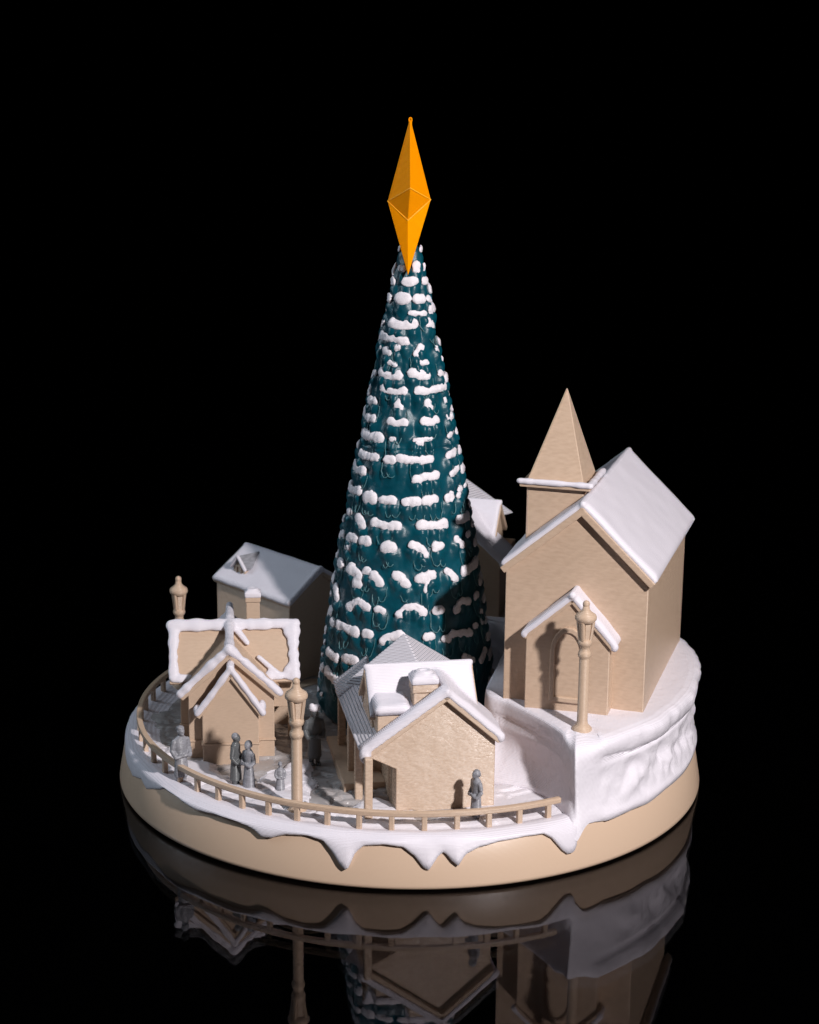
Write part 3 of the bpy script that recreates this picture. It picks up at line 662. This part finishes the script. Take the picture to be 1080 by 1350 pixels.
m = MB(); m.slab([(-.400 + du, .054 + dv, .394 + dz), (-.400 + du, .16 + dv, .394 + dz), (-.355 + du, .16 + dv, .440 + dz), (-.355 + du, .054 + dv, .440 + dz)], .010); m.slab([(-.314 + du, .054 + dv, .394 + dz), (-.314 + du, .16 + dv, .394 + dz), (-.359 + du, .16 + dv, .440 + dz), (-.359 + du, .054 + dv, .440 + dz)], .010)
m.build('dormer_roof', 'grey', dm, bevel=.002)  # grey puts the slope's shade into its colour; the roof itself is snow white
m = MB(); m.tube([(-.398 + du, .056 + dv, .396 + dz), (-.357 + du, .056 + dv, .440 + dz), (-.316 + du, .056 + dv, .396 + dz)], .007, sub=6, jit=.2); m.build('dormer_snow', 'snow', dm, smooth=True)
m = MB(); m.box(.0, .06, -.03, .33, -.03, .012); m.build('step', 'beige', bh, bevel=.003)

# ------------------------------------------------------------------ street lamps
def make_lamp(label, loc, scale, az):
    l = thing('street_lamp', label, 'street lamp', loc, az, 'beige street lamps', scale)
    MB().lathe([(.033, -.02), (.033, .004), (.027, .010), (.0195, .018), (.0175, .03), (.0168, .24), (.0160, .243), (.0205, .249), (.0225, .257), (.0205, .265), (.0162, .270), (.0160, .283), (.0215, .289), (.0240, .297), (.0225, .304), (.0185, .309)], 20).build('post', 'beige', l, smooth=True)
    m = MB(); m.lathe([(.0165, .306), (.0225, .360), (.0235, .368)], 8, rot=R_(22.5))
    for k in range(4):
        a = R_(45 + 90 * k); m.tube([(.0175 * math.cos(a), .0175 * math.sin(a), .306), (.0265 * math.cos(a), .0265 * math.sin(a), .370)], .0060, n=6, ends=False)
    m.build('lantern', 'beige', l)
    MB().lathe([(.018, .362), (.0275, .366), (.0350, .376), (.0352, .384), (.0320, .391), (.0215, .398), (.0165, .403), (.0125, .408), (.0105, .420)], 22).build('lamp_cap', 'beige', l, smooth=True)
    MB().ball((0, 0, .426), (.0118, .0118, .0125), 14, 10).build('finial', 'beige', l, smooth=True)
    return l
lamp = make_lamp('tall beige street lamp at the front railing between cottage and porch house', (-.346, -.79, ZP), 1.0, 20)
l2 = copy_tree(lamp); l2.location = Vector((.531, -.693, ZT)) * S; l2.scale = (.095, .095, .095); l2['label'] = 'beige street lamp standing on the terrace in front of the church door'
l3 = copy_tree(lamp); l3.location = Vector((-.832, .335, ZP)) * S; l3.scale = (.092, .092, .095); l3['label'] = 'beige street lamp rising behind the cottage roof, only its top in view'

# ------------------------------------------------------------------ people
def person(label, loc, az, h, mat, kind, group='grey figurines of villagers'):
    "one continuous figure of height h (in its own units 1.0 tall), facing -y"
    p = thing('person', label, 'person', loc, az, group, h)
    m = MB()
    def ring_body(secs, n=16):
        vs = []; fs = []
        for z, rx, ry, cx, cy in secs:
            for k in range(n):
                a = 2 * math.pi * k / n; vs.append((cx + rx * math.cos(a), cy + ry * math.sin(a), z))
        for q in range(len(secs) - 1):
            for k in range(n): j = (k + 1) % n; fs.append((q * n + k, q * n + j, (q + 1) * n + j, (q + 1) * n + k))
        fs.append(tuple(range(n - 1, -1, -1))); fs.append(tuple((len(secs) - 1) * n + k for k in range(n)))
        m.add(vs, fs)
    head_y = -.015
    if kind == 'skirt':
        ring_body([(-.04, .140, .125, 0, 0), (.10, .132, .118, 0, 0), (.30, .115, .098, 0, 0), (.48, .093, .078, 0, 0), (.56, .086, .072, 0, 0), (.66, .108, .080, 0, 0), (.76, .120, .078, 0, 0), (.81, .090, .062, 0, 0), (.84, .048, .048, 0, 0)])
    elif kind == 'coat':
        ring_body([(.13, .125, .105, 0, 0), (.22, .122, .102, 0, 0), (.40, .112, .088, 0, 0), (.53, .104, .078, 0, 0), (.66, .122, .084, 0, 0), (.77, .132, .082, 0, 0), (.815, .095, .062, 0, 0), (.845, .050, .050, 0, 0)])
        for s_ in (-1, 1):
            m.tube([(s_ * .055, .0, -.04), (s_ * .055, .0, .10), (s_ * .052, 0, .26)], [.050, .052, .064], n=12); m.ball((s_ * .058, -.045, .012), (.045, .085, .032))
    else:
        ring_body([(-.04, .150, .13, 0, 0), (.15, .145, .12, 0, 0), (.36, .13, .10, 0, 0), (.52, .105, .082, 0, 0), (.64, .125, .085, 0, 0), (.74, .13, .08, 0, 0), (.79, .09, .065, 0, 0), (.82, .052, .052, 0, 0)])
    for s_ in (-1, 1):
        if kind == 'coat': pts = [(s_ * .125, 0, .755), (s_ * .165, .012, .60), (s_ * .135, -.075, .49), (s_ * .04, -.105, .52)]
        elif kind == 'skirt': pts = [(s_ * .112, 0, .745), (s_ * .150, .0, .60), (s_ * .11, -.085, .53), (s_ * .03, -.11, .56)]
        else: pts = [(s_ * .118, 0, .72), (s_ * .155, -.01, .58), (s_ * .12, -.08, .50), (s_ * .04, -.11, .50)]
        m.tube(pts, [.046, .042, .036, .030], n=10, sub=4)
        hx, hy, hz_ = pts[-1]
        for k in range(4): m.tube([(hx, hy, hz_ + (k - 1.5) * .013), (hx - s_ * .035, hy - .012, hz_ + (k - 1.5) * .015)], .0095, n=6)
        m.tube([(hx, hy, hz_ + .02), (hx - s_ * .01, hy - .025, hz_ + .045)], .010, n=6)
    m.tube([(0, 0, .80), (0, head_y, .87)], .045, n=10)
    m.ball((0, head_y, .925), (.062, .072, .082), 16, 12)
    m.ball((0, head_y - .070, .922), (.014, .02, .018)); m.ball((0, head_y - .045, .880), (.036, .034, .026))
    for s_ in (-1, 1): m.ball((s_ * .062, head_y + .005, .922), (.012, .018, .022))
    m.tube([(-.035, head_y - .060, .945), (.035, head_y - .060, .945)], .010, n=6)
    m.tube([(-.020, head_y - .066, .893), (.020, head_y - .066, .893)], .007, n=6)
    o = m.build('body', mat, p, remesh=.013, relax=2)
    return p
def hair(p, mat, kind):
    m = MB(); hy = -.015
    if kind == 'cap': m.lathe([(.084, .952), (.086, .965), (.070, .975), (.068, 1.03), (.052, 1.045)], 18, c=(0, hy)); nm = 'hat'
    elif kind == 'bonnet': m.ball((0, hy + .015, .938), (.074, .078, .080), 16, 10); m.ball((0, hy + .06, .90), (.05, .045, .05)); nm = 'bonnet'
    elif kind == 'snow': m.ball((0, hy, .995), (.095, .098, .060), 16, 10); m.ball((.04, hy - .02, 1.02), (.055, .06, .05)); m.ball((-.04, hy + .01, 1.03), (.05, .06, .05)); nm = 'snow_hat'
    elif kind == 'curly':
        for k in range(14):
            a = k * 2.4; m.ball((.040 * math.cos(a), hy + .020 + .042 * math.sin(a), .972 + .014 * math.sin(k * 1.7)), (.030, .030, .026), 8, 6)
        m.ball((0, hy + .018, .955), (.068, .070, .068)); nm = 'hair'
    else: m.ball((0, hy + .016, .945), (.068, .070, .072), 16, 10); nm = 'hair'
    m.build(nm, mat, p, remesh=.010, relax=1)
p = person('grey figurine of a curly-haired person in a long coat behind the left railing', (-.728, -.560, ZP - .002), 35, .190, 'grey', 'coat'); hair(p, 'grey', 'curly')
p = person('dark grey figurine leaning on its partner by the cottage porch, taller of the couple', (-.552, -.585, ZP - .002), 75, .178, 'grey_dark', 'coat'); hair(p, 'grey', 'short')
p = person('grey figurine in a full-length gown, right half of the embracing couple by the cottage', (-.508, -.615, ZP - .002), -40, .165, 'grey', 'skirt'); hair(p, 'grey', 'bonnet')
p = person('tiny grey figurine of a child alone on the snow beside the front lamp', (-.408, -.630, ZP - .002), 10, .102, 'grey', 'child'); hair(p, 'grey', 'short')
p = person('dark grey figurine with a snowy hat in the shade between lamp and porch', (-.312, -.390, ZP - .002), 20, .195, 'grey_dark', 'coat'); hair(p, 'cap', 'snow')
p = person('grey figurine with covered head against the front wall of the porch house', (.203, -.836, ZP), -60, .163, 'grey', 'coat'); hair(p, 'grey', 'bonnet')

# ------------------------------------------------------------------ light
def area(name, az, el, dist, size, power, col, tgt=(0, 0, .5)):
    d = bpy.data.lights.new(name, 'AREA'); d.shape = 'DISK'; d.size = size; d.energy = power; d.color = col
    o = bpy.data.objects.new(name, d); COL.objects.link(o); t = Vector(tgt) * S
    v = Vector((math.sin(R_(az)) * math.cos(R_(el)), -math.cos(R_(az)) * math.cos(R_(el)), math.sin(R_(el))))
    o.location = t + v * dist; o.rotation_euler = v.to_track_quat('Z', 'Y').to_euler(); return o
area('key_lamp', 30.8, 31.8, .78, .030, 7.3, (1.0, .958, .95))
area('top_softbox', -100, 68, .95, .65, 1.0, (.76, .88, 1.0))
area('left_softbox', -96, 25, 1.05, .42, 3.0, (.74, .88, 1.0))
w = bpy.data.worlds.new('World'); sc.world = w; w.use_nodes = True
w.node_tree.nodes['Background'].inputs[0].default_value = (0, 0, 0, 1); w.node_tree.nodes['Background'].inputs[1].default_value = 0

# ------------------------------------------------------------------ camera
cd = bpy.data.cameras.new('camera'); cam = bpy.data.objects.new('camera', cd); COL.objects.link(cam)
cd.sensor_fit = 'HORIZONTAL'; cd.sensor_width = 36; cd.lens = 2601.2 / 1080 * 36; cd.shift_y = 60 / 1080
cd.clip_start = .01; cd.clip_end = 50
r2 = (.99995346, .00268499, .00926658); u2 = (-.00964773, .2782896, .96044876); bk = (0, -.96049346, .27830255)
mw = Matrix(((r2[0], u2[0], bk[0], -.00730576 * S), (r2[1], u2[1], bk[1], -6.40722916 * S), (r2[2], u2[2], bk[2], 2.61217052 * S), (0, 0, 0, 1)))
cam.matrix_world = mw
cd.dof.use_dof = True; cd.dof.focus_distance = .625; cd.dof.aperture_fstop = 32
sc.camera = cam
sc.view_settings.view_transform = 'Standard'; sc.view_settings.look = 'None'; sc.view_settings.exposure = 0; sc.view_settings.gamma = 1
sc.view_settings.use_curve_mapping = False
